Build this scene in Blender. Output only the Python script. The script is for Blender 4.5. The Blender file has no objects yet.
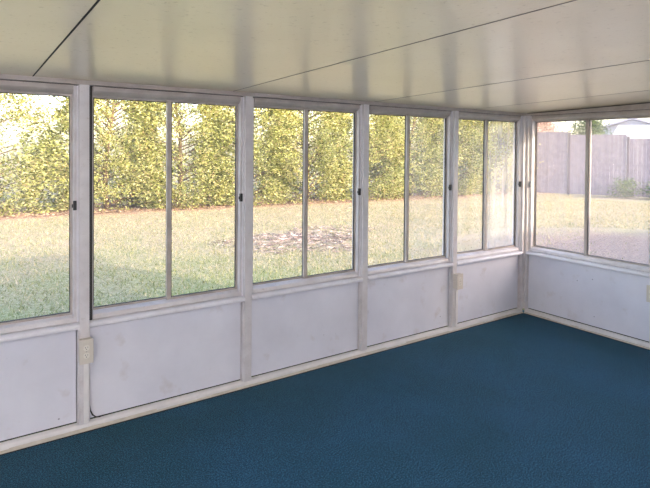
import bpy, bmesh, math, random
import numpy as np
from mathutils import Vector, Matrix
rnd = random.Random(7)
C = bpy.context.scene.collection
SC = bpy.context.scene
PI = math.pi

# ------------------------------------------------------------------ tagging helpers
def tag(o, label=None, cat=None, group=None, kind=None):
    if label: o['label'] = label
    if cat: o['category'] = cat
    if group: o['group'] = group
    if kind: o['kind'] = kind
    return o

def empty(name, loc=(0, 0, 0), rz=0.0):
    o = bpy.data.objects.new(name, None)
    o.empty_display_size = 0.1
    o.location = loc
    o.rotation_euler = (0, 0, rz)
    C.objects.link(o)
    return o

class MB:
    """collects shapes, builds ONE mesh object"""
    def __init__(s):
        s.bm = bmesh.new()
    def box(s, x0, x1, y0, y1, z0, z1):
        v = [s.bm.verts.new(p) for p in ((x0,y0,z0),(x1,y0,z0),(x1,y1,z0),(x0,y1,z0),(x0,y0,z1),(x1,y0,z1),(x1,y1,z1),(x0,y1,z1))]
        for f in ((0,3,2,1),(4,5,6,7),(0,1,5,4),(1,2,6,5),(2,3,7,6),(3,0,4,7)):
            s.bm.faces.new([v[i] for i in f])
        return s
    def prism_x(s, x0, x1, prof):
        """profile in (y,z), extruded along x"""
        a = [s.bm.verts.new((x0, y, z)) for y, z in prof]
        b = [s.bm.verts.new((x1, y, z)) for y, z in prof]
        n = len(prof)
        s.bm.faces.new(a); s.bm.faces.new(b[::-1])
        for i in range(n):
            s.bm.faces.new((a[i], b[i], b[(i+1) % n], a[(i+1) % n]))
        return s
    def prism_z(s, z0, z1, prof):
        a = [s.bm.verts.new((x, y, z0)) for x, y in prof]
        b = [s.bm.verts.new((x, y, z1)) for x, y in prof]
        n = len(prof)
        s.bm.faces.new(a); s.bm.faces.new(b[::-1])
        for i in range(n):
            s.bm.faces.new((a[i], b[i], b[(i+1) % n], a[(i+1) % n]))
        return s
    def prism_y(s, y0, y1, prof):
        """profile in (x,z), extruded along y"""
        a = [s.bm.verts.new((x, y0, z)) for x, z in prof]
        b = [s.bm.verts.new((x, y1, z)) for x, z in prof]
        n = len(prof)
        s.bm.faces.new(a); s.bm.faces.new(b[::-1])
        for i in range(n):
            s.bm.faces.new((a[i], b[i], b[(i+1) % n], a[(i+1) % n]))
        return s
    def tube(s, pts, rad, n=7):
        pts = [Vector(p) for p in pts]
        rings = []
        for i, p in enumerate(pts):
            d = (pts[min(i+1, len(pts)-1)] - pts[max(i-1, 0)]).normalized()
            up = Vector((0, 0, 1)) if abs(d.z) < .9 else Vector((1, 0, 0))
            u = d.cross(up).normalized(); w = d.cross(u)
            r = rad[i] if isinstance(rad, (list, tuple)) else rad
            rings.append([s.bm.verts.new(p + (u*math.cos(2*PI*k/n) + w*math.sin(2*PI*k/n))*r) for k in range(n)])
        for a, b in zip(rings, rings[1:]):
            for k in range(n):
                s.bm.faces.new((a[k], a[(k+1) % n], b[(k+1) % n], b[k]))
        s.bm.faces.new(rings[0][::-1]); s.bm.faces.new(rings[-1])
        return s
    def cyl_y(s, x, z, r, y0, y1, n=16):
        return s.tube([(x, y0, z), (x, y1, z)], r, n)
    def build(s, name, mat, parent=None, bevel=0.0, smooth=False):
        bmesh.ops.recalc_face_normals(s.bm, faces=s.bm.faces)
        me = bpy.data.meshes.new(name)
        s.bm.to_mesh(me); s.bm.free()
        me.materials.append(mat)
        if smooth:
            for p in me.polygons: p.use_smooth = True
        o = bpy.data.objects.new(name, me)
        C.objects.link(o)
        if parent: o.parent = parent
        if bevel:
            m = o.modifiers.new('bevel', 'BEVEL'); m.width = bevel; m.segments = 2; m.limit_method = 'ANGLE'
        return o

def copy_tree(o, parent=None):
    c = o.copy(); C.objects.link(c); c.parent = parent
    for ch in [q for q in C.objects if q.parent == o]:
        copy_tree(ch, c)
    return c

# ------------------------------------------------------------------ materials
def new_mat(name):
    m = bpy.data.materials.new(name); m.use_nodes = True
    nt = m.node_tree; nt.nodes.clear()
    out = nt.nodes.new('ShaderNodeOutputMaterial')
    return m, nt, out
def nd(nt, t, **k):
    n = nt.nodes.new(t)
    for a, b in k.items():
        if a.startswith('i_'):
            key = a[2:].replace('_', ' ')
            n.inputs[key].default_value = b
        else: setattr(n, a, b)
    return n
def ramp(nt, fac, stops):
    r = nt.nodes.new('ShaderNodeValToRGB')
    e = r.color_ramp.elements
    while len(e) > 1: e.remove(e[-1])
    e[0].position = stops[0][0]; e[0].color = (*stops[0][1], 1)
    for p, c in stops[1:]:
        q = e.new(p); q.color = (*c, 1)
    nt.links.new(fac, r.inputs[0])
    return r.outputs[0]
def noise(nt, vec, scale, detail=3, rough=.55):
    n = nt.nodes.new('ShaderNodeTexNoise')
    n.inputs['Scale'].default_value = scale; n.inputs['Detail'].default_value = detail; n.inputs['Roughness'].default_value = rough
    nt.links.new(vec, n.inputs['Vector'])
    return n.outputs['Fac']
def mixc(nt, fac, a, b, mode='MIX'):
    n = nt.nodes.new('ShaderNodeMix'); n.data_type = 'RGBA'; n.blend_type = mode
    for sock, v in ((n.inputs[0], fac), (n.inputs[6], a), (n.inputs[7], b)):
        if isinstance(v, (int, float)): sock.default_value = v
        elif isinstance(v, tuple): sock.default_value = (*v, 1)
        else: nt.links.new(v, sock)
    return n.outputs[2]
def geo(nt):
    return nt.nodes.new('ShaderNodeNewGeometry').outputs['Position']
def princ(nt, out, col, rough=.5, spec=.5, metal=0.0):
    b = nt.nodes.new('ShaderNodeBsdfPrincipled')
    if isinstance(col, tuple): b.inputs['Base Color'].default_value = (*col, 1)
    else: nt.links.new(col, b.inputs['Base Color'])
    b.inputs['Roughness'].default_value = rough
    b.inputs['Specular IOR Level'].default_value = spec
    b.inputs['Metallic'].default_value = metal
    nt.links.new(b.outputs[0], out.inputs[0])
    return b
def bump(nt, b, h, strength=.3, dist=.01):
    n = nt.nodes.new('ShaderNodeBump')
    n.inputs['Strength'].default_value = strength; n.inputs['Distance'].default_value = dist
    nt.links.new(h, n.inputs['Height']); nt.links.new(n.outputs[0], b.inputs['Normal'])

def m_plain(name, col, rough=.5, spec=.5, metal=0.0, var=.0, vs=30):
    m, nt, out = new_mat(name)
    c = col
    if var:
        g = geo(nt)
        c = mixc(nt, noise(nt, g, vs), tuple(x*(1-var) for x in col), tuple(min(1, x*(1+var)) for x in col))
    princ(nt, out, c, rough, spec, metal)
    return m

def m_frame(lo, hi, name='painted_aluminium'):
    m, nt, out = new_mat(name)
    g = geo(nt)
    n1 = noise(nt, g, 9, 4)
    base = ramp(nt, n1, [(.3, lo), (.7, hi)])
    grime = ramp(nt, noise(nt, g, 55, 3), [(.62, (1, 1, 1)), (.78, (.72, .66, .62))])
    b = princ(nt, out, mixc(nt, .5, base, grime, 'MULTIPLY'), .35, .5)
    bump(nt, b, n1, .05, .002)
    return m
def m_panel():
    m, nt, out = new_mat('painted_panel')
    g = geo(nt)
    big = noise(nt, g, 2.2, 5, .6)
    base = ramp(nt, big, [(.3, (.68, .67, .735)), (.7, (.78, .77, .835))])
    st = ramp(nt, noise(nt, g, 6, 4), [(.62, (1, 1, 1)), (.8, (.80, .74, .68))])
    c = mixc(nt, .9, base, st, 'MULTIPLY')
    v = nt.nodes.new('ShaderNodeTexVoronoi'); v.inputs['Scale'].default_value = 11; nt.links.new(g, v.inputs['Vector'])
    sp = ramp(nt, v.outputs['Distance'], [(.04, (.25, .23, .26)), (.075, (1, 1, 1))])
    gate = ramp(nt, noise(nt, g, 3.1, 2), [(.54, (0, 0, 0)), (.6, (1, 1, 1))])
    c2 = mixc(nt, .7, c, sp, 'MULTIPLY')
    c = mixc(nt, gate, c, c2)
    b = princ(nt, out, c, .5, .4)
    bump(nt, b, noise(nt, g, 140, 2), .06, .002)
    return m
def m_ceiling():
    m, nt, out = new_mat('embossed_ceiling')
    g = geo(nt)
    big = noise(nt, g, 1.5, 3)
    base = ramp(nt, big, [(.3, (.90, .735, .48)), (.7, (.97, .81, .56))])
    fl = noise(nt, g, 38, 3, .7)
    fleck = ramp(nt, fl, [(.60, (1, 1, 1)), (.72, (.66, .60, .48))])
    c = mixc(nt, .7, base, fleck, 'MULTIPLY')
    b = princ(nt, out, c, .31, .85)
    v = nt.nodes.new('ShaderNodeTexVoronoi'); v.inputs['Scale'].default_value = 42; nt.links.new(g, v.inputs['Vector'])
    add = nt.nodes.new('ShaderNodeMath'); add.operation = 'ADD'
    nt.links.new(v.outputs['Distance'], add.inputs[0]); nt.links.new(fl, add.inputs[1])
    bump(nt, b, add.outputs[0], .12, .004)
    b.inputs['Coat Weight'].default_value = 1.0; b.inputs['Coat Roughness'].default_value = .27; b.inputs['Coat IOR'].default_value = 1.75
    return m
def m_carpet():
    m, nt, out = new_mat('carpet')
    g = geo(nt)
    f1 = noise(nt, g, 210, 2, .9); f2 = noise(nt, g, 120, 2, .85)
    fm = nd(nt, 'ShaderNodeMath', operation='MULTIPLY_ADD'); nt.links.new(f2, fm.inputs[0]); fm.inputs[1].default_value = .9; fm.inputs[2].default_value = -.45
    fa = nd(nt, 'ShaderNodeMath', operation='ADD'); nt.links.new(f1, fa.inputs[0]); nt.links.new(fm.outputs[0], fa.inputs[1])
    f = fa.outputs[0]
    c = ramp(nt, f, [(.32, (.0002, .006, .020)), (.5, (.0012, .040, .078)), (.70, (.045, .22, .33))])
    big = ramp(nt, noise(nt, g, 1.3, 4, .6), [(.3, (.6, .82, .76)), (.7, (1.5, 1.15, 1.25))])
    wv = ramp(nt, noise(nt, g, 17, 3, .7), [(.3, (.86, .86, .86)), (.7, (1.1, 1.1, 1.1))])
    c = mixc(nt, 1.0, c, big, 'MULTIPLY'); c = mixc(nt, 1.0, c, wv, 'MULTIPLY')
    b = princ(nt, out, c, .75, .18)
    b.inputs['Sheen Weight'].default_value = .12
    b.inputs['Sheen Roughness'].default_value = .5
    b.inputs['Sheen Tint'].default_value = (.45, .7, .9, 1)
    bump(nt, b, f, .6, .006)
    return m
def m_glass(name, dust, tint=(1, 1, 1)):
    m, nt, out = new_mat(name)
    tr = nd(nt, 'ShaderNodeBsdfTransparent'); tr.inputs[0].default_value = (.97, .98, .97, 1)
    gl = nd(nt, 'ShaderNodeBsdfGlossy'); gl.inputs['Roughness'].default_value = .015; gl.inputs[0].default_value = (1, 1, 1, 1)
    fr = nd(nt, 'ShaderNodeFresnel'); fr.inputs[0].default_value = 1.45
    ma = nt.nodes.new('ShaderNodeMath'); ma.operation = 'MULTIPLY'; ma.inputs[1].default_value = .8
    gg_ = nt.nodes.new('ShaderNodeNewGeometry')
    inv = nd(nt, 'ShaderNodeMath', operation='SUBTRACT'); inv.inputs[0].default_value = 1; nt.links.new(gg_.outputs['Backfacing'], inv.inputs[1])
    fm = nd(nt, 'ShaderNodeMath', operation='MULTIPLY'); nt.links.new(fr.outputs[0], fm.inputs[0]); nt.links.new(inv.outputs[0], fm.inputs[1])
    nt.links.new(fm.outputs[0], ma.inputs[0])
    m1 = nt.nodes.new('ShaderNodeMixShader')
    nt.links.new(ma.outputs[0], m1.inputs[0]); nt.links.new(tr.outputs[0], m1.inputs[1]); nt.links.new(gl.outputs[0], m1.inputs[2])
    if dust <= 0:
        nt.links.new(m1.outputs[0], out.inputs[0]); return m
    df = nd(nt, 'ShaderNodeBsdfDiffuse'); df.inputs[0].default_value = (.86, .80, .83, 1)
    tl = nd(nt, 'ShaderNodeBsdfTranslucent'); tl.inputs[0].default_value = (.86, .80, .83, 1)
    m2 = nt.nodes.new('ShaderNodeMixShader'); m2.inputs[0].default_value = .5
    nt.links.new(df.outputs[0], m2.inputs[1]); nt.links.new(tl.outputs[0], m2.inputs[2])
    g = geo(nt)
    mp = nd(nt, 'ShaderNodeMapping'); mp.inputs['Scale'].default_value = (5, 5, .6); nt.links.new(g, mp.inputs[0])
    mr = nd(nt, 'ShaderNodeMapRange'); nt.links.new(noise(nt, mp.outputs[0], 3, 4, .6), mr.inputs[0])
    mr.inputs[1].default_value = .3; mr.inputs[2].default_value = .7
    mr.inputs[3].default_value = dust*.7; mr.inputs[4].default_value = dust*1.3
    m3 = nt.nodes.new('ShaderNodeMixShader')
    nt.links.new(mr.outputs[0], m3.inputs[0]); nt.links.new(m1.outputs[0], m3.inputs[1]); nt.links.new(m2.outputs[0], m3.inputs[2])
    nt.links.new(m3.outputs[0], out.inputs[0])
    return m
def m_leaf(name, stops, trans=.35, near=None):
    m, nt, out = new_mat(name)
    g = nt.nodes.new('ShaderNodeNewGeometry')
    c = ramp(nt, g.outputs['Random Per Island'], stops)
    big = ramp(nt, noise(nt, g.outputs['Position'], .8, 3), [(.3, (.82, .86, .8)), (.7, (1.12, 1.08, 1.05))])
    c = mixc(nt, 1.0, c, big, 'MULTIPLY')
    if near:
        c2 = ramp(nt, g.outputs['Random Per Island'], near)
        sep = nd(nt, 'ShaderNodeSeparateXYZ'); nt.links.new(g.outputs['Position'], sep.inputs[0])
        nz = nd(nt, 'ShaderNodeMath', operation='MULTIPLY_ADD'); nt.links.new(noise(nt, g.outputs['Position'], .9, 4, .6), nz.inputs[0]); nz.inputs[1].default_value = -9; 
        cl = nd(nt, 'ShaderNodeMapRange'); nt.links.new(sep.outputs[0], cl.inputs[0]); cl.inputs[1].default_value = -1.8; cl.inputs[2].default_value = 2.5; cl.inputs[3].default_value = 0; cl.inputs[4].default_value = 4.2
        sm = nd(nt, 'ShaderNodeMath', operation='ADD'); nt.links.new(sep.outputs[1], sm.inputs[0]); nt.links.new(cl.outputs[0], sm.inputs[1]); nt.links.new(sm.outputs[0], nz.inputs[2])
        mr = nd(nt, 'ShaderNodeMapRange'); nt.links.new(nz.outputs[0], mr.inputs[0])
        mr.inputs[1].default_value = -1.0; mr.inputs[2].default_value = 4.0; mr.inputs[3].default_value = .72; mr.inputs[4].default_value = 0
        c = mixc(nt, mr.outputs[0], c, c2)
    df = nd(nt, 'ShaderNodeBsdfDiffuse'); tl = nd(nt, 'ShaderNodeBsdfTranslucent')
    nt.links.new(c, df.inputs[0]); nt.links.new(c, tl.inputs[0])
    mx = nt.nodes.new('ShaderNodeMixShader'); mx.inputs[0].default_value = trans
    nt.links.new(df.outputs[0], mx.inputs[1]); nt.links.new(tl.outputs[0], mx.inputs[2])
    nt.links.new(mx.outputs[0], out.inputs[0])
    return m
def m_lawn():
    m, nt, out = new_mat('lawn')
    g = geo(nt)
    sep = nd(nt, 'ShaderNodeSeparateXYZ'); nt.links.new(g, sep.inputs[0])
    f = noise(nt, g, 14, 4, .75)
    straw = ramp(nt, f, [(.3, (.22, .165, .10)), (.5, (.36, .295, .195)), (.7, (.50, .425, .31))])
    green = ramp(nt, f, [(.3, (.11, .15, .045)), (.5, (.22, .27, .10)), (.7, (.40, .38, .20))])
    # the turf by the house is greener, the far lawn dry
    mr = nd(nt, 'ShaderNodeMapRange'); 
    cl = nd(nt, 'ShaderNodeMapRange'); nt.links.new(sep.outputs[0], cl.inputs[0]); cl.inputs[1].default_value = -1.8; cl.inputs[2].default_value = 2.5; cl.inputs[3].default_value = 0; cl.inputs[4].default_value = 4.2
    sm = nd(nt, 'ShaderNodeMath', operation='ADD'); nt.links.new(sep.outputs[1], sm.inputs[0]); nt.links.new(cl.outputs[0], sm.inputs[1]); nt.links.new(sm.outputs[0], mr.inputs[0])
    mr.inputs[1].default_value = 3.5; mr.inputs[2].default_value = 9; mr.inputs[3].default_value = .74; mr.inputs[4].default_value = .16
    nz = nd(nt, 'ShaderNodeMath', operation='MULTIPLY_ADD'); nt.links.new(noise(nt, g, .9, 4, .6), nz.inputs[0]); nz.inputs[1].default_value = 1.3; nz.inputs[2].default_value = -.65
    ad = nd(nt, 'ShaderNodeMath', operation='ADD', use_clamp=True); nt.links.new(mr.outputs[0], ad.inputs[0]); nt.links.new(nz.outputs[0], ad.inputs[1])
    c = mixc(nt, ad.outputs[0], straw, green)
    # bare reddish soil out by the right-hand wall
    mx = nd(nt, 'ShaderNodeVectorMath', operation='DISTANCE'); nt.links.new(g, mx.inputs[0]); mx.inputs[1].default_value = (6.2, 1.0, -.35)
    mn = nd(nt, 'ShaderNodeMath', operation='MULTIPLY_ADD'); nt.links.new(noise(nt, g, 1.5, 4), mn.inputs[0]); mn.inputs[1].default_value = 2.5; nt.links.new(mx.outputs[1], mn.inputs[2])
    soilf = ramp(nt, mn.outputs[0], [(0.0, (1, 1, 1)), (1, (0, 0, 0))])
    mr2 = nd(nt, 'ShaderNodeMapRange'); nt.links.new(mn.outputs[0], mr2.inputs[0]); mr2.inputs[1].default_value = 4.0; mr2.inputs[2].default_value = 6.0; mr2.inputs[3].default_value = .85; mr2.inputs[4].default_value = 0
    soil = ramp(nt, noise(nt, g, 22, 3, .7), [(.35, (.10, .055, .045)), (.65, (.40, .28, .24))])
    c = mixc(nt, mr2.outputs[0], c, soil)
    b = princ(nt, out, c, .9, .15)
    bump(nt, b, f, .5, .04)
    return m
def m_mulch():
    m, nt, out = new_mat('mulch')
    g = geo(nt)
    c = ramp(nt, noise(nt, g, 13, 4, .75), [(.3, (.17, .10, .07)), (.5, (.36, .24, .17)), (.7, (.55, .42, .31))])
    b = princ(nt, out, c, .9, .1)
    bump(nt, b, noise(nt, g, 20, 3), .6, .04)
    return m
def m_boards(name, c0, c1, period, axis):
    m, nt, out = new_mat(name)
    g = nd(nt, 'ShaderNodeTexCoord').outputs['Object']
    c = ramp(nt, noise(nt, g, 4, 4), [(.3, c0), (.7, c1)])
    b = princ(nt, out, c, .7, .2)
    return m

M = {
 'frame': m_frame((.61, .565, .565), (.73, .69, .695)), 'sill': m_frame((.72, .69, .72), (.82, .79, .82), 'lit_sill_paint'), 'header': m_frame((.40, .345, .31), (.52, .46, .42), 'shaded_header_paint'), 'panel': m_panel(), 'ceiling': m_ceiling(), 'carpet': m_carpet(),  # header tone darkened for shade under the ceiling, sill tone lightened for light
 'glass': m_glass('window_glass', .035), 'dusty': m_glass('dusty_window_glass', .11), 'grimy': m_glass('grimy_window_glass', .26), 'film': m_glass('hazy_window_glass', .11),
 'gasket': m_plain('black_gasket', (.018, .016, .015), .6), 'latch': m_plain('black_latch', (.012, .012, .014), .35),
 'glatch': m_plain('grey_latch', (.30, .29, .28), .35),
 'base': m_plain('baseboard_paint', (.76, .72, .70), .45, .5, 0, .12, 12),
 'caulk': m_plain('caulk', (.60, .53, .45), .7, .3, 0, .2, 20),
 'plate': m_plain('outlet_plastic', (.66, .60, .52), .4), 'recept': m_plain('receptacle_plastic', (.76, .71, .63), .35),
 'track': m_plain('brown_track', (.035, .028, .026), .5), 'slot': m_plain('slot', (.02, .02, .02), .6), 'steel': m_plain('screw_steel', (.35, .33, .32), .35, .5, .9),
 'siding': m_plain('siding', (.80, .80, .82), .6, .3, 0, .05, 3), 'roof': m_plain('shingle', (.13, .12, .12), .9, .2, 0, .3, 8),
 'dark': m_plain('seam_backing', (.02, .018, .016), .9), 'seam': m_plain('seam_strip', (.16, .13, .11), .6), 'slab': m_plain('concrete', (.45, .44, .42), .9, .2, 0, .15, 6),
 'lawn': m_lawn(), 'mulch': m_mulch(),
 'bark': m_plain('bark', (.17, .12, .09), .9, .1, 0, .35, 9),
 'needle': m_leaf('sunny_foliage', [(0, (.07, .065, .025)), (.22, (.22, .235, .07)), (.55, (.47, .50, .17)), (.85, (.74, .74, .38)), (1, (.60, .46, .24))]),
 'pink': m_leaf('bare_pinkish_foliage', [(0, (.30, .20, .18)), (.5, (.62, .48, .44)), (1, (.85, .74, .70))]),
 'dkleaf': m_leaf('dark_shrub_foliage', [(0, (.03, .06, .02)), (.6, (.10, .17, .06)), (1, (.22, .30, .10))], .2),
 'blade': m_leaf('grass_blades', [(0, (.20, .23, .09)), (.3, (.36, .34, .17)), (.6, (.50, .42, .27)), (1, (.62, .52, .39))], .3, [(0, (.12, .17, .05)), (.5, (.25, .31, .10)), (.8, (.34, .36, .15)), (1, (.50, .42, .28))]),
 'litter': m_leaf('leaf_litter', [(0, (.16, .09, .06)), (.5, (.40, .26, .18)), (1, (.68, .54, .42))], .1),
 'twig': m_leaf('twigs', [(0, (.14, .10, .09)), (.5, (.34, .26, .24)), (1, (.62, .53, .50))], .05),
 'fence': m_boards('fence_boards', (.21, .18, .215), (.30, .26, .305), .15, 0),
 'fpost': m_plain('fence_post', (.12, .10, .12), .7, .2, 0, .1, 6),
 'white': m_plain('white_siding', (.80, .80, .84), .6, .3, 0, .04, 2),
 'gsid': m_plain('grey_siding', (.46, .46, .50), .7, .3, 0, .05, 2), 'groof': m_plain('grey_roof', (.42, .40, .44), .8, .2, 0, .1, 5),
}

# ------------------------------------------------------------------ dimensions (metres)
SP = 1.07                      # window bay
X_L = -7 * SP                  # far-left wall
Y_H = -4.62                    # house wall
Z_C = 2.0966                   # ceiling height over the window wall
SLOPE = 0.028
FILL_LAMP = 60.0  # emission strength of the added fill globes
GZ = -0.35                     # lawn level
PW = .056                      # post width
def zc(y): return Z_C - SLOPE * y

# ------------------------------------------------------------------ floor, ceiling, slab
o = MB().box(X_L - .1, 0.09, Y_H, .09, -.05, 0).build('floor', M['carpet'])
tag(o, 'teal blue low-pile carpet covering the whole sunroom floor', 'floor', kind='structure')
o = MB().box(X_L - .16, .15, Y_H, .15, -.6, -.055).build('foundation_slab', M['slab'])
tag(o, 'concrete slab edge carrying the sunroom', 'slab', kind='structure')

ceil = empty('ceiling')
tag(ceil, 'cream embossed panel ceiling with thin straight seams', 'ceiling', kind='structure')
seams = [(X_L - .35, 0), (-7.03, .005), (-5.79, .005), (-4.548, .006), (-3.326, .005), (-2.061, .006), (-.83, .004), (.40, 0)]
for (a, ga), (b, gb) in zip(seams, seams[1:]):
    y0, y1 = Y_H, .32
    MB().prism_x(a + ga/2, b - gb/2, [(y0, zc(y0)), (y1, zc(y1)), (y1, zc(y1) + .03), (y0, zc(y0) + .03)]).build('ceiling_panel', M['ceiling'], ceil)
for sx, sw in seams[1:-1]:
    hw = sw*.5 if sx > -4 else sw*.5
    MB().prism_x(sx - hw - .0006, sx + hw + .0006, [(Y_H, zc(Y_H) - .0012), (.30, zc(.30) - .0012), (.30, zc(.30) + .02), (Y_H, zc(Y_H) + .02)]).build('seam_strip', M['dark' if sx < -4 else 'seam'], ceil)
rf = MB().prism_x(X_L - .36, .41, [(Y_H, zc(Y_H) + .0301), (.33, zc(.33) + .0301), (.33, zc(.33) + .16), (Y_H, zc(Y_H) + .16)]).build('roof_deck', M['dark'], ceil)
MB().box(X_L - .38, .43, .33, .42, zc(.33) - .01, zc(.33) + .15).build('gutter', M['white'], ceil, .01)

# ------------------------------------------------------------------ window builder (local x along wall, local y outwards)
Z_SB, Z_ST, Z_FB, Z_GB, Z_GT, Z_FT = .621, .657, .700, .712, 2.003, 2.066
win_no = [0]
def window(frame_rot, origin, u0, u1, label, glassL, glassR, latch_side=1, latch_mat='latch', gasket=True):
    win_no[0] += 1
    root = empty('window_%d' % win_no[0], origin, frame_rot)
    tag(root, label, 'window', kind='structure')
    f = MB()
    j = .026
    # outer frame: jambs, sloped bottom rail, head rail
    for a, b in ((u0, u0 + j), (u1 - j, u1)):
        f.box(a, b, .030, .105, Z_ST, Z_FT)
    f.box(u0 + .0, u0 + j*.35, .020, .030, Z_ST, Z_FT)
    f.box(u1 - j, u1 - j*.75, .024, .030, Z_FB, Z_FT - .02)
    f.prism_x(u0 + j, u1 - j, [(.022, Z_ST + .003), (.105, Z_ST + .003), (.105, Z_FB + .004), (.060, Z_FB), (.030, Z_FB - .012), (.022, Z_FB - .03)])
    f.build('window_frame', M['frame'], root, .0018)
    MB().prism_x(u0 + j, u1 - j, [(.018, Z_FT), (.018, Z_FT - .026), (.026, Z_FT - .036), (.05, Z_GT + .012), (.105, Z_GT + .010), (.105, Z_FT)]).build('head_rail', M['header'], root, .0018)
    MB().box(u1 - j*.35, u1 - .0005, .016, .0299, Z_ST + .004, Z_FT - .002).build('lit_jamb_bead', M['sill'], root, .002)  # pale strip: light on the post's side put into the paint
    # sill lip with a rounded nose
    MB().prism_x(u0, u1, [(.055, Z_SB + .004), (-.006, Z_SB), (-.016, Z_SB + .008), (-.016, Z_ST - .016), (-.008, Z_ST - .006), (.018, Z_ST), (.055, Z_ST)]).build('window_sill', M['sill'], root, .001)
    MB().box(u0 + .001, u1 - .001, .034, .10, Z_ST - .001, Z_ST + .0035).box(u0 + .001, u1 - .001, .030, .10, Z_FT - .001, Z_FT + .005).build('frame_gasket', M['gasket'], root)
    if gasket == 'wide':
        MB().box(u0 + .0005, u0 + .020, .012, .031, Z_ST + .004, Z_FT - .003).build('screen_track', M['track'], root, .001)
    um = (u0 + u1) / 2
    s = .013
    def sash(name, a, b, d, gl, sl, sr):
        m = MB()
        z0, z1 = Z_FB - .001, Z_GT + .012
        m.box(a, a + sl, d, d + .018, z0, z1); m.box(b - sr, b, d, d + .018, z0, z1)
        m.box(a + sl, b - sr, d, d + .018, z0, z0 + .014); m.box(a + sl, b - sr, d, d + .018, z1 - .012, z1)
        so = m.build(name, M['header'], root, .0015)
        g = MB()
        for q in (a + sl - .001, b - sr - .003):
            g.box(q, q + .004, d + .002, d + .016, z0 + .014, z1 - .012)
        g.box(a + sl + .003, b - sr - .003, d + .002, d + .016, z0 + .0135, z0 + .0175)
        g.box(a + sl + .003, b - sr - .003, d + .002, d + .016, z1 - .0155, z1 - .0115)
        g.build('glazing_gasket', M['gasket'], so)
        MB().box(a + sl + .003, b - sr - .003, d + .007, d + .010, z0 + .017, z1 - .015).build('glass_pane', M[gl], so)
        return so
    sash('fixed_sash', u0 + j, um + .014, .081, glassL, s, .030)
    sash('sliding_sash', um - .024, u1 - j, .060, glassR, .030, s)
    # latch on the jamb
    lx = (u1 - .020) if latch_side > 0 else (u0 + .020)
    l = MB(); l.box(lx - .009, lx + .009, .010, .030, 1.328, 1.384); l.box(lx - .016, lx - .009, .016, .029, 1.343, 1.364)
    l.build('latch', M[latch_mat], root, .002)
    return root

nth = {1: 'first', 2: 'second', 3: 'third', 4: 'fourth', 5: 'fifth'}
postsA = [-6*SP, -5*SP, -4.280, -3.203, -2.142, -1.066]
trim_no = [0]
def trim(bm_, label, mat='frame', bevel=.002, loc=None, rot=0):
    trim_no[0] += 1
    o = bm_.build('trim_%d' % trim_no[0], M[mat], None, bevel)
    if loc: o.location = loc
    o.rotation_euler = (0, 0, rot)
    return tag(o, label, 'trim', kind='structure')

edgesA = [X_L + .03] + postsA + [0.0]
labA = {2: 'leftmost window in view, cut off by the left edge of the photo',
        3: 'second window from the left, with the widest pair of panes',
        4: 'middle-left window looking onto the twig patch on the lawn',
        5: 'fourth window from the left, between the twig patch and the corner bay',
        6: 'last window of the long wall, left of the room corner',
        1: 'long-wall window beyond the left edge of the view', 0: 'long-wall window nearest the far-left wall'}
for i in range(7):
    a = edgesA[i] + PW/2; b = edgesA[i+1] - (PW/2 if i < 6 else .040)
    gl = 'film' if i == 6 else ('glass')
    gr = 'grimy' if i == 6 else 'film' if i == 5 else 'glass'
    window(0, (0, 0, 0), a, b, labA[i], gl, gr, 1, 'latch', 'wide' if i == 3 else True)
labB = {0: 'window on the short right wall beside the corner, hazy glass', 1: 'second window of the right wall, beyond the right edge', 2: 'third window of the right wall, near the house'}
edgesB = [0.0, 1.27, 2.54, 3.81]
for i in range(3):
    a = edgesB[i] + (.030 if i == 0 else PW/2); b = edgesB[i+1] - PW/2
    window(-PI/2, (0, 0, 0), a, b, labB[i], 'dusty', 'dusty', -1, 'glatch')
# far-left short wall (behind the view)
edgesC = [Y_H + .05, -3.2, -2.13, -1.07, 0.0]
for i in range(4):
    window(PI/2, (X_L, 0, 0), edgesC[i] + PW/2, edgesC[i+1] - PW/2, 'window %s from the house on the far-left wall, out of view' % nth[i+1], 'glass', 'glass')

# ------------------------------------------------------------------ posts
lp = ['post between the two bays beyond the left edge', 'post just beyond the left edge of the view',
      'white post with the left electrical outlet on it', 'plain white post right of the second window',
      'plain white post between the third and fourth windows', 'white post carrying the small outlet near the corner']
for i, x in enumerate(postsA):
    m = MB()
    m.box(x - PW/2, x + PW/2, -.006, .11, .048, Z_FT + .010)
    m.box(x - PW/2 - .007, x - PW/2, .006, .049, .05, Z_SB)       # panel stops
    m.box(x + PW/2, x + PW/2 + .007, .012, .049, .05, Z_SB)
    m.cyl_y(x, Z_FT - .012, .004, -.0085, -.003, 10)
    trim(m, lp[i])
trim(MB().box(-.040, .11, -.004, .11, .048, Z_FT + .003).box(-.0, .11, -.030, -.004, .048, Z_FT + .003), 'white corner post where the two window walls meet')
lb = ['right-wall post carrying the outlet at the right edge', 'second right-wall post, beyond the view', 'last right-wall post beside the house']
for i, y in enumerate(edgesB[1:]):
    trim(MB().box(y - PW/2, y + PW/2, 0, .11, .048, Z_FT + .012), lb[i], loc=(0, 0, 0), rot=-PI/2)
for i, y in enumerate(edgesC):
    trim(MB().box(y - PW/2, y + PW/2, 0, .11, .048, Z_FT + .012), 'far-left wall post %d bays from the house' % i, loc=(X_L, 0, 0), rot=PI/2)
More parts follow.
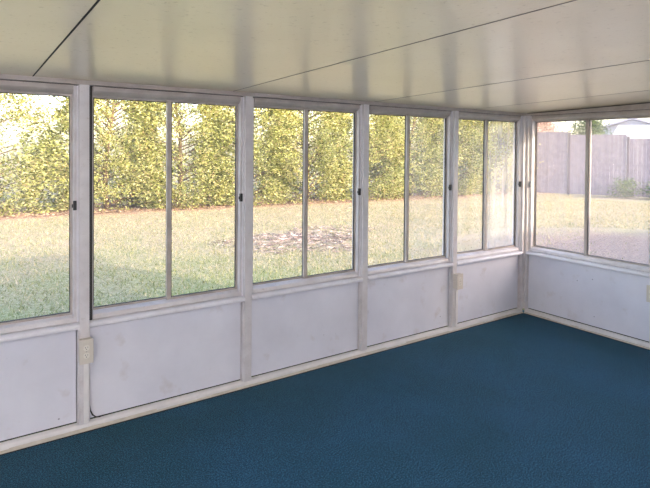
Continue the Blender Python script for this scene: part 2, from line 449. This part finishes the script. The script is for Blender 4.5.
# header channel under the ceiling
m = MB()
m.box(X_L, -.0, -.006, .11, Z_FT + .004, Z_C + .0)
m.box(X_L, -.0, -.010, -.006, Z_C - .010, Z_C - .0005)
m.box(X_L, -.0, -.0085, -.006, Z_FT + .004, Z_FT + .009)
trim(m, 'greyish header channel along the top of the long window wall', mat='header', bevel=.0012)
y1 = Y_H
m = MB()
m.prism_x(.0, -y1, [(-.006, Z_FT + .004), (.11, Z_FT + .004), (.11, Z_C - .006), (-.006, Z_C - .006)])
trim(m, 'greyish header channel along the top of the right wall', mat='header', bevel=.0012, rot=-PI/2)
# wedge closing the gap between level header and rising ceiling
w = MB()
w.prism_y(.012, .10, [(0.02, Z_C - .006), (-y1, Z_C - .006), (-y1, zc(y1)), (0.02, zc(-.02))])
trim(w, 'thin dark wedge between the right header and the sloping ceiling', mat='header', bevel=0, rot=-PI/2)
g = MB().box(0.0, -y1, .004, .012, .004, .010)
gg = g.build('trim_gap', M['gasket']); trim_no[0] += 1; gg.name = 'trim_%d' % trim_no[0]
gg.rotation_euler = (0, 0, -PI/2); gg.location = (0, 0, 0)
for v in gg.data.vertices: v.co.z += zc(-v.co.x) - .012
tag(gg, 'dark sealant line where the ceiling meets the right header', 'trim', kind='structure')
m = MB().prism_x(-0.11, -y1, [(-.006, Z_FT + .004), (.11, Z_FT + .004), (.11, Z_C - .002), (-.006, Z_C - .002)])
t = trim(m, 'header channel along the far-left wall', rot=PI/2, loc=(X_L, Y_H, 0)); t.location = (X_L, Y_H, 0)
for v in t.data.vertices: v.co.x = min(max(v.co.x, 0), -Y_H)

# ------------------------------------------------------------------ knee walls
def knee(name, label, rot, origin, spans, bb):
    r = empty(name, origin, rot)
    tag(r, label, 'wall', kind='structure')
    for (a, b) in spans:
        MB().box(a + .002, b - .0035, .034, .07, .057, Z_SB + .003).build('wall_panel', M['panel'], r, .002)
        MB().box(a - .006, b + .006, .050, .10, .044, Z_SB + .003).build('panel_gasket', M['gasket'], r)
    return r
spA = [(edgesA[i] + PW/2 + .0075, edgesA[i+1] - (PW/2 if i < 6 else .040) - .0075) for i in range(7)]
wl = knee('wall_left', 'long wall of white painted panels below the windows', 0, (0, 0, 0), spA, None)
spB = [(edgesB[i] + (.030 if i == 0 else PW/2) + .001, edgesB[i+1] - PW/2 - .001) for i in range(3)] + [(3.81 + PW/2, -Y_H)]
wr = knee('wall_right', 'white painted panel wall below the right windows', -PI/2, (0, 0, 0), spB, None)
MB().box(3.81 + PW/2 + .001, -Y_H, .034, .10, Z_SB + .005, Z_FT).build('wall_panel', M['panel'], wr)
spC = [(edgesC[i] + PW/2, edgesC[i+1] - PW/2) for i in range(4)]
knee('wall_far_left', 'far-left wall of white panels, behind the view', PI/2, (X_L, 0, 0), spC, None)
# curled black panel gasket at the lower left corner of the second bay
xg = postsA[2] + PW/2
pts = [(xg + .002, .020, .60), (xg + .002, .020, .35), (xg + .003, .020, .16), (xg + .008, .016, .115), (xg + .020, .012, .085), (xg + .038, .010, .068), (xg + .060, .014, .061), (xg + .09, .022, .060), (xg + .14, .028, .058)]
MB().tube(pts, [.003, .003, .004, .0045, .0045, .004, .004, .003, .002], 6).build('loose_gasket', M['gasket'], wl, smooth=True)

# ------------------------------------------------------------------ baseboards
def baseb(name, label, u0, u1, rot, origin):
    r = empty(name, origin, rot); tag(r, label, 'baseboard', kind='structure')
    MB().prism_x(u0, u1, [(.034, .0), (.002, .0), (.000, .030), (.006, .046), (.034, .050)]).build('base_rail', M['base'], r, .001)
    n = max(2, int((u1 - u0) / .12))
    m = MB()
    rr = random.Random(3)
    x = u0
    prev = .012
    while x < u1 - 1e-4:
        nx = min(u1, x + rr.uniform(.08, .3)); h = rr.uniform(.012, .024)
        m.prism_x(x, nx, [(.001, .0), (-.008, .0), (-.007, h*.7), (.001, h)])
        x = nx
    m.build('caulk_bead', M['caulk'], r)
    MB().box(u0 + .0, u1, -.013, -.0081, -.0, .004).build('carpet_gap', M['dark'], r)
baseb('baseboard_left', 'cream baseboard along the long window wall', X_L, -.013, 0, (0, 0, 0))
baseb('baseboard_right', 'cream baseboard along the right wall', .013, -Y_H, -PI/2, (0, 0, 0))
baseb('baseboard_far_left', 'cream baseboard along the far-left wall', Y_H, -.013, PI/2, (X_L, 0, 0))

# ------------------------------------------------------------------ electrical outlets
def outlet(label, loc, rot, depth=.034, raceway=True):
    r = empty('electrical_outlet', loc, rot)
    tag(r, label, 'outlet', 'wall outlets on the window posts')
    MB().box(-.036, .036, -depth, 0, -.068, .068).build('outlet_box', M['plate'], r, .003)
    cp = MB().box(-.039, .039, -depth - .005, -depth, -.072, .072).build('cover_plate', M['plate'], r, .002)
    MB().cyl_y(0, 0, .003, -depth - .0062, -depth - .0045, 10).build('screw', M['steel'], cp)
    for s in (-1, 1):
        n = 20
        prof = []
        for k in range(n):
            a = 2*PI*k/n
            prof.append((max(-.0165, min(.0165, .0190*math.cos(a))), s*.0225 + .0170*math.sin(a)))
        rc = MB().prism_y(-depth - .0075, -depth - .0045, prof).build('receptacle', M['recept'], r)
        zz = s*.0225
        MB().box(-.0075, -.0055, -depth - .0082, -depth - .0074, zz - .001, zz + .008).box(.0055, .0075, -depth - .0082, -depth - .0074, zz, zz + .008)\
            .cyl_y(0, zz - .0075, .0026, -depth - .0082, -depth - .0074, 8).build('socket_slots', M['slot'], rc)
    if raceway:
        MB().box(-.008, .020, -.016, -.006, -.44, -.0725).build('cable_raceway', M['base'], r, .002)
    return r
outlet('beige double outlet on the post at left, beside the widest window', (-4.277, 0, .497), 0, .046)
outlet('small beige double outlet on the post near the room corner', (-1.050, 0, .482), 0, .055)
outlet('beige outlet cut off by the right edge of the photo', (0, -1.262, .487), -PI/2, .02, False)
for o_ in [q for q in C.objects if q.name.startswith('cable_raceway')]:
    pass

# ------------------------------------------------------------------ the house behind the sunroom
hr = empty('wall_rear', (0, 0, 0)); tag(hr, 'house wall closing the sunroom behind the camera', 'wall', kind='structure')
MB().box(-16, 13, Y_H - .25, Y_H - .002, -.6, 2.32).build('house_wall', M['siding'], hr)
MB().prism_x(-16.5, 13.5, [(Y_H - .002, 2.38), (Y_H + .0, 2.30), (Y_H - 9, 2.30), (Y_H - 9, 2.6), (Y_H - 4.5, 3.5), (Y_H - .3, 2.55)]).build('house_roof', M['roof'], hr)

# pendant lamps added as unseen room fill, behind and left of the viewpoint
def fill_pendant(label, x, y, power):
    zt = zc(y); r = empty('fill_lamp', (x, y, zt)); tag(r, label, 'lamp', 'added fill lamps by the house wall')
    MB().tube([(0, 0, -.001), (0, 0, -.025)], .06, 20).build('ceiling_rose', M['white'], r)
    MB().tube([(0, 0, -.025), (0, 0, -.74)], .006, 8).build('cord', M['white'], r)
    bm = bmesh.new(); bmesh.ops.create_uvsphere(bm, u_segments=24, v_segments=14, radius=.13)
    bmesh.ops.translate(bm, verts=bm.verts, vec=(0, 0, -.87))
    g = MB(); g.bm.free(); g.bm = bm
    m, nt, out = new_mat('fill_lamp_globe'); e = nd(nt, 'ShaderNodeEmission'); e.inputs[0].default_value = (1, .94, .97, 1); e.inputs[1].default_value = power
    nt.links.new(e.outputs[0], out.inputs[0])
    g.build('fill_lamp_globe', m, r, smooth=True)
fill_pendant('added fill globe lamp, unseen behind the viewpoint', -4.85, -4.25, FILL_LAMP)
fill_pendant('added fill globe lamp, unseen near the far-left wall', -6.6, -3.9, FILL_LAMP)

# ------------------------------------------------------------------ ground
o = MB().box(-60, 90, -40, 80, GZ - .1, GZ).build('lawn', M['lawn'])
tag(o, 'dry straw-coloured lawn, greener in the shade near the sunroom', 'lawn', kind='structure')

def soup(name, verts, nper, mat, parent=None):
    """verts: (n, nper, 3) array -> one mesh"""
    n = verts.shape[0]
    me = bpy.data.meshes.new(name)
    me.vertices.add(n*nper); me.vertices.foreach_set('co', verts.reshape(-1).astype(np.float32))
    me.loops.add(n*nper); me.loops.foreach_set('vertex_index', np.arange(n*nper, dtype=np.int32))
    me.polygons.add(n); me.polygons.foreach_set('loop_start', np.arange(0, n*nper, nper, dtype=np.int32))
    me.polygons.foreach_set('loop_total', np.full(n, nper, dtype=np.int32))
    me.update(calc_edges=True); me.materials.append(mat)
    o = bpy.data.objects.new(name, me); C.objects.link(o)
    if parent: o.parent = parent
    return o
def cards(rs, cen, L, W, dirs=None):
    """diamond leaves around centres"""
    n = len(cen)
    d = rs.normal(size=(n, 3)) if dirs is None else dirs + rs.normal(size=(n, 3))*.45
    d /= np.linalg.norm(d, axis=1, keepdims=True)
    q = rs.normal(size=(n, 3)); u = np.cross(d, q); u /= np.linalg.norm(u, axis=1, keepdims=True)
    L = L*rs.uniform(.6, 1.3, (n, 1)); W = W*rs.uniform(.6, 1.3, (n, 1))
    return np.stack([cen - d*L*.5, cen + u*W*.5, cen + d*L*.5, cen - u*W*.5], axis=1)

rs = np.random.RandomState(5)
# mulch bed along the hedge line
def hedge_y(x): return 15.6 - .10*(x + 4)
m = MB()
pr = []
xs = np.linspace(-12, 22, 60)
lo = [(x, hedge_y(x) - 1.45 + .22*math.sin(x*2.3) + .15*math.sin(x*5.1)) for x in xs]
hi = [(x, hedge_y(x) + 2.2) for x in xs][::-1]
a = [m.bm.verts.new((x, y, GZ + .012)) for x, y in lo + hi]
b = [m.bm.verts.new((x, y, GZ + .002)) for x, y in lo + hi]
m.bm.faces.new(a); m.bm.faces.new(b[::-1])
for i in range(len(a)): m.bm.faces.new((a[i], b[i], b[(i+1) % len(a)], a[(i+1) % len(a)]))
tag(m.build('mulch_bed', M['mulch']), 'reddish brown mulch strip under the row of evergreens', 'flower bed', kind='structure')
n = 5000
xx = rs.uniform(-11, 20, n); yy = hedge_y(xx) - 1.2 + rs.exponential(.5, n)
cen = np.stack([xx, yy, GZ + .02 + rs.uniform(0, .05, n)], 1)
v = cards(rs, cen, .12, .06); v[:, :, 2] = GZ + .015 + (v[:, :, 2] - cen[:, None, 2])*.3 + rs.uniform(0, .05, (n, 1))
tag(soup('leaf_litter', v, 4, M['litter']), 'fallen brown leaves scattered along the foot of the evergreens', 'leaves', kind='stuff')

# grass blades over the visible wedge of lawn
n = 90000
t = rs.uniform(0, 1, n); yy = .5 + 13.5*t**1.2; xx = -6.5 + rs.uniform(0, 1, n)*(8.5 + yy*1.6)
n2 = 45000
y2 = rs.uniform(.4, 9.5, n2); x2 = rs.uniform(0, 1, n2)*(15.5 - y2*.45) + 3.5 + y2*.3
far2 = x2 < 16.9 + (15.5 - y2)*.477
x2, y2 = x2[far2], y2[far2]
kp = (np.hypot(x2 - 6.2, y2 - 1.0) > 4.6) | (rs.uniform(0, 1, len(x2)) < .12)
xx = np.concatenate([xx, x2[kp]]); yy = np.concatenate([yy, y2[kp]]); n = len(xx)
keep = (((xx - 1.4)/1.2)**2 + ((yy - 6.9)/1.3)**2 > 1) | (rs.uniform(0, 1, n) < .25)
keep &= (np.hypot(xx - 6.2, yy - 1.0) > 4.4) | (rs.uniform(0, 1, n) < .15)
xx, yy = xx[keep], yy[keep]; n = len(xx)
h = rs.uniform(.025, .07, n); w = rs.uniform(.006, .014, n); an = rs.uniform(0, 2*PI, n); ln = rs.uniform(0, 1.4, n); la = rs.uniform(0, 2*PI, n)
base = np.stack([xx, yy, np.full(n, GZ - .005)], 1)
du = np.stack([np.cos(an)*w, np.sin(an)*w, np.zeros(n)], 1)
tip = base + np.stack([np.cos(la)*ln*h, np.sin(la)*ln*h, h], 1)
tag(soup('grass', np.stack([base - du, base + du, tip], 1), 3, M['blade']), 'short dry and green grass blades of the lawn', 'grass', kind='stuff')

# twig patch on the lawn
n = 2400
r = np.sqrt(rs.uniform(0, 1, n)); a = rs.uniform(0, 2*PI, n)
wob = 1.2 + .35*np.sin(2*a + .6) + .25*np.sin(3*a) + .15*np.sin(7*a); r = r**1.3*1.15
cx, cy = 1.65 + wob*1.25*r*np.cos(a) , 6.9 + wob*1.1*r*np.sin(a)
cen = np.stack([cx, cy, GZ + .02 + rs.uniform(0, .08, n)*(1 - r*.7)], 1)
dd = rs.normal(size=(n, 3)); dd[:, 2] *= .15
tag(soup('twig_pile', cards(rs, cen, .14, .02, dd*3), 4, M['twig']), 'greyish patch of raked twigs and dead leaves on the lawn', 'twigs', kind='stuff')

# ------------------------------------------------------------------ evergreens
def tree_mesh(seed, H, R, nclump, nleaf, leafL, leafW, zlow=.35, gap=None, spread=.26):
    rs = np.random.RandomState(seed)
    leaves = []; limbs = []
    for k in range(nclump):
        f = (k + rs.uniform(0, 1))/nclump
        z = zlow + (H - zlow)*f**1.05
        env = R*(1 - max(0, (z/H - .35)/.65)**1.7*.85)*(.85 + .15*min(1, z/.9))
        a = rs.uniform(0, 2*PI); rr = env*rs.uniform(.45, 1.0)**.6
        p = np.array([rr*math.cos(a), rr*math.sin(a), z])
        if gap and any(((p[0]-gx)**2 + (z-gz)**2) < gr*gr for gx, gz, gr in gap): continue
        out = np.array([math.cos(a), math.sin(a), .35])
        c = p + rs.normal(size=(nleaf, 3))*np.array([spread, spread, spread*.8])*rs.uniform(.7, 1.25)
        c += np.outer(rs.uniform(-.5, .5, nleaf), out)*.5
        c[:, 2] = np.maximum(c[:, 2], .08)
        leaves.append(cards(rs, c, leafL, leafW, np.tile(out*1.1 + np.array([0, 0, -.25]), (nleaf, 1))))
        limbs.append((p, z))
    return np.concatenate(leaves), limbs
def make_tree(name, label, cat, group, loc, seed, H, R, nclump, nleaf, L, W, leafmat, zlow=.35, gap=None, trunk=.09, spread=.26):
    root = empty(name, loc); tag(root, label, cat, group)
    v, limbs = tree_mesh(seed, H, R, nclump, nleaf, L, W, zlow, gap, spread)
    soup('foliage', v, 4, M[leafmat], root)
    rr = random.Random(seed)
    tp = [(rr.uniform(-.05, .05)*i, rr.uniform(-.05, .05)*i, H*.92*i/6 - (.02 if i == 0 else 0)) for i in range(7)]
    MB().tube(tp, [trunk*(1 - .13*i) for i in range(7)], 8).build('trunk', M['bark'], root, smooth=True)
    m = MB()
    for p, z in limbs[::4]:
        z0 = max(.15, z - .45)
        k = z0/(H*.92)*6; i = min(5, int(k)); q = Vector(tp[i]).lerp(Vector(tp[i+1]), min(1, k - i))
        P = Vector(p.tolist()); mid = q.lerp(P, .5) + Vector((0, 0, .08))
        m.tube([q, mid, P], [trunk*.28, trunk*.18, trunk*.07], 5)
    m.build('branches', M['bark'], root)
    return root
G = 'yellow-green evergreens along the back of the lawn'
spots = [(-6.7, 'yellow-green evergreen cut off by the left edge of the leftmost window', [(0.6, 2.3, .35)]),
         (-4.2, 'airy yellow-green evergreen with sky gaps, seen in the leftmost window', [(-.35, 2.35, .42), (.55, 2.0, .33), (.1, 2.9, .3), (.9, 2.5, .3)]),
         (-.7, 'yellow-green evergreen seen through the left pane of the second window', [(-1.0, 2.2, .42)]),
         (1.7, 'yellow-green evergreen seen through the right pane of the second window', [(.3, 3.1, .2)]),
         (4.3, 'yellow-green evergreen seen through the left pane of the third window', None),
         (6.8, 'yellow-green evergreen seen through the right pane of the third window', None),
         (9.5, 'yellow-green evergreen seen through the left pane of the fourth window', None),
         (12.1, 'yellow-green evergreen seen through the right pane of the fourth window', [(.9, 2.3, .35)]),
         (14.6, 'hazy evergreen seen through the left pane of the corner window', None),
         (16.8, 'hazy evergreen at the end of the row, right pane of the corner window', None)]
for i, (x, lab, gap) in enumerate(spots):
    make_tree('evergreen_tree', lab, 'tree', G, (x, hedge_y(x) + .35, GZ), 20 + i, 5.6 + .5*math.sin(i*2.1), 1.85, 360, 120, .11, .052, 'needle', zlow=.16, gap=gap, spread=.19)
# trees behind the fence
make_tree('garden_tree', 'pinkish bare-looking tree rising behind the fence, left of the neighbouring house', 'tree', None, (23.6, 15.9, GZ), 61, 4.5, 1.7, 200, 130, .13, .05, 'pink', zlow=1.6)
make_tree('garden_tree', 'dark small tree behind the fence, right of the pinkish tree', 'tree', None, (25.9, 13.8, GZ), 62, 4.1, 1.2, 90, 100, .12, .06, 'dkleaf', zlow=1.5)
# low shrubs at the foot of the fence
make_tree('low_shrub', 'low dark shrub at the foot of the fence, behind the lawn corner', 'shrub', 'shrubs along the fence', (19.75, 8.6, GZ), 71, .75, .55, 26, 60, .09, .045, 'dkleaf', zlow=.12, trunk=.02, spread=.12)
make_tree('low_shrub', 'low dark shrub by the fence at the right edge of the photo', 'shrub', 'shrubs along the fence', (20.25, 7.4, GZ), 72, .62, .6, 26, 60, .09, .045, 'dkleaf', zlow=.12, trunk=.02, spread=.12)

# ------------------------------------------------------------------ fence
fa, fb = Vector((17.2, 15.5, 0)), Vector((24.6, 0.0, 0))
L_ = (fb - fa).length; rz = math.atan2(fb.y - fa.y, fb.x - fa.x)
fr = empty('privacy_fence', (fa.x, fa.y, GZ), rz)
tag(fr, 'tall grey-lilac board fence closing the lawn on the right', 'fence')
npan = 7; pw = L_/npan
tops = [3.0, 3.0, 2.86, 2.66, 2.58, 2.52, 2.5]
for i in range(npan):
    m = MB(); x0, x1 = i*pw + .06, (i+1)*pw - .06; nb = 14; bw = (x1 - x0)/nb
    for k in range(nb):
        m.box(x0 + k*bw, x0 + (k+1)*bw - .005, 0, .022 + .004*(k % 2), .04, tops[i] + (.0 if k % 2 else .01))
    for z in (.35, 1.4, tops[i] - .3): m.box(x0, x1, .0265, .065, z, z + .09)
    m.build('fence_panel', M['fence'], fr)
for i in range(npan + 1):
    h = tops[min(i, npan-1)] + .08
    MB().box(i*pw - .055, i*pw + .055, -.035, .075, 0, h).box(i*pw - .07, i*pw + .07, -.05, .09, h, h + .03).build('fence_post', M['fpost'], fr, .006)

# ------------------------------------------------------------------ neighbouring house
nh = empty('neighbour_house', (31.5, 14.0, GZ), math.radians(-64.4))
tag(nh, 'pale gabled house with a white lower roof beyond the fence', 'house')
# local x to the right as seen from the sunroom, local y away
W_, D_, eave, apex = 3.0, 7.0, 3.2, 4.2
MB().prism_y(0, D_, [(-W_, 0), (W_, 0), (W_, eave), (0, apex), (-W_, eave)]).build('house_wall', M['gsid'], nh)
for s in (-1, 1):
    MB().prism_y(-.3, D_ + .3, [(0, apex + .02), (s*(W_ + .35), eave - .06), (s*(W_ + .35), eave + .05), (0, apex + .13)]).build('roof', M['groof'], nh)
MB().prism_y(-2.6, -.32, [(-1.3, 0), (6.0, 0), (6.0, 3.72), (-.76, 3.72), (-1.3, 2.75)]).build('porch', M['white'], nh)

# ------------------------------------------------------------------ light
SC.world = bpy.data.worlds.new('sky'); SC.world.use_nodes = True
nt = SC.world.node_tree; nt.nodes.clear()
wo = nt.nodes.new('ShaderNodeOutputWorld'); bg = nt.nodes.new('ShaderNodeBackground')
sk = nt.nodes.new('ShaderNodeTexSky'); sk.sky_type = 'NISHITA'; sk.sun_disc = False
RAT, TAN = .44, .345           # sideways drift and drop per metre of travel towards the hedge
sk.sun_elevation = math.atan(TAN/math.hypot(1, RAT)); sk.sun_rotation = math.atan2(RAT, -1)
sk.air_density = 1.0; sk.dust_density = 2.0; sk.ozone_density = 1.0
nt.links.new(mixc(nt, 1.0, sk.outputs[0], (1.07, .97, 1.0), 'MULTIPLY'), bg.inputs[0]); bg.inputs[1].default_value = .60
nt.links.new(bg.outputs[0], wo.inputs[0])
sl = bpy.data.lights.new('sun', 'SUN'); sl.energy = 3.5; sl.angle = math.radians(.8); sl.color = (1.0, .88, .68)
so = bpy.data.objects.new('sun', sl); C.objects.link(so)
d = Vector((-RAT, 1, -TAN)).normalized()
so.rotation_euler = d.to_track_quat('-Z', 'Y').to_euler()

# ------------------------------------------------------------------ camera
f_, cyy, yaw, pit, rol = 535.488, 159.917, .60401, -.0186, .00807
S = 1.07
loc = Vector((-4.58586, -3.19554, 1.58516))*S
fw = Vector((math.sin(yaw)*math.cos(pit), math.cos(yaw)*math.cos(pit), math.sin(pit)))
r0 = Vector((math.cos(yaw), -math.sin(yaw), 0)); u0 = r0.cross(fw)
r2 = r0*math.cos(rol) + u0*math.sin(rol); u2 = -r0*math.sin(rol) + u0*math.cos(rol)
mat = Matrix((r2, u2, -fw)).transposed().to_4x4(); mat.translation = loc
cd = bpy.data.cameras.new('camera'); cam = bpy.data.objects.new('camera', cd); C.objects.link(cam)
cam.matrix_world = mat
cd.sensor_fit = 'HORIZONTAL'; cd.sensor_width = 36; cd.lens = f_*36/650
cd.shift_x = 0; cd.shift_y = (cyy - 244)/650
cd.clip_start = .02; cd.clip_end = 400
SC.camera = cam

SC.view_settings.view_transform = 'Standard'; SC.view_settings.look = 'None'
SC.view_settings.gamma = 1.0; SC.view_settings.use_curve_mapping = False
SC.view_settings.exposure = 0.95
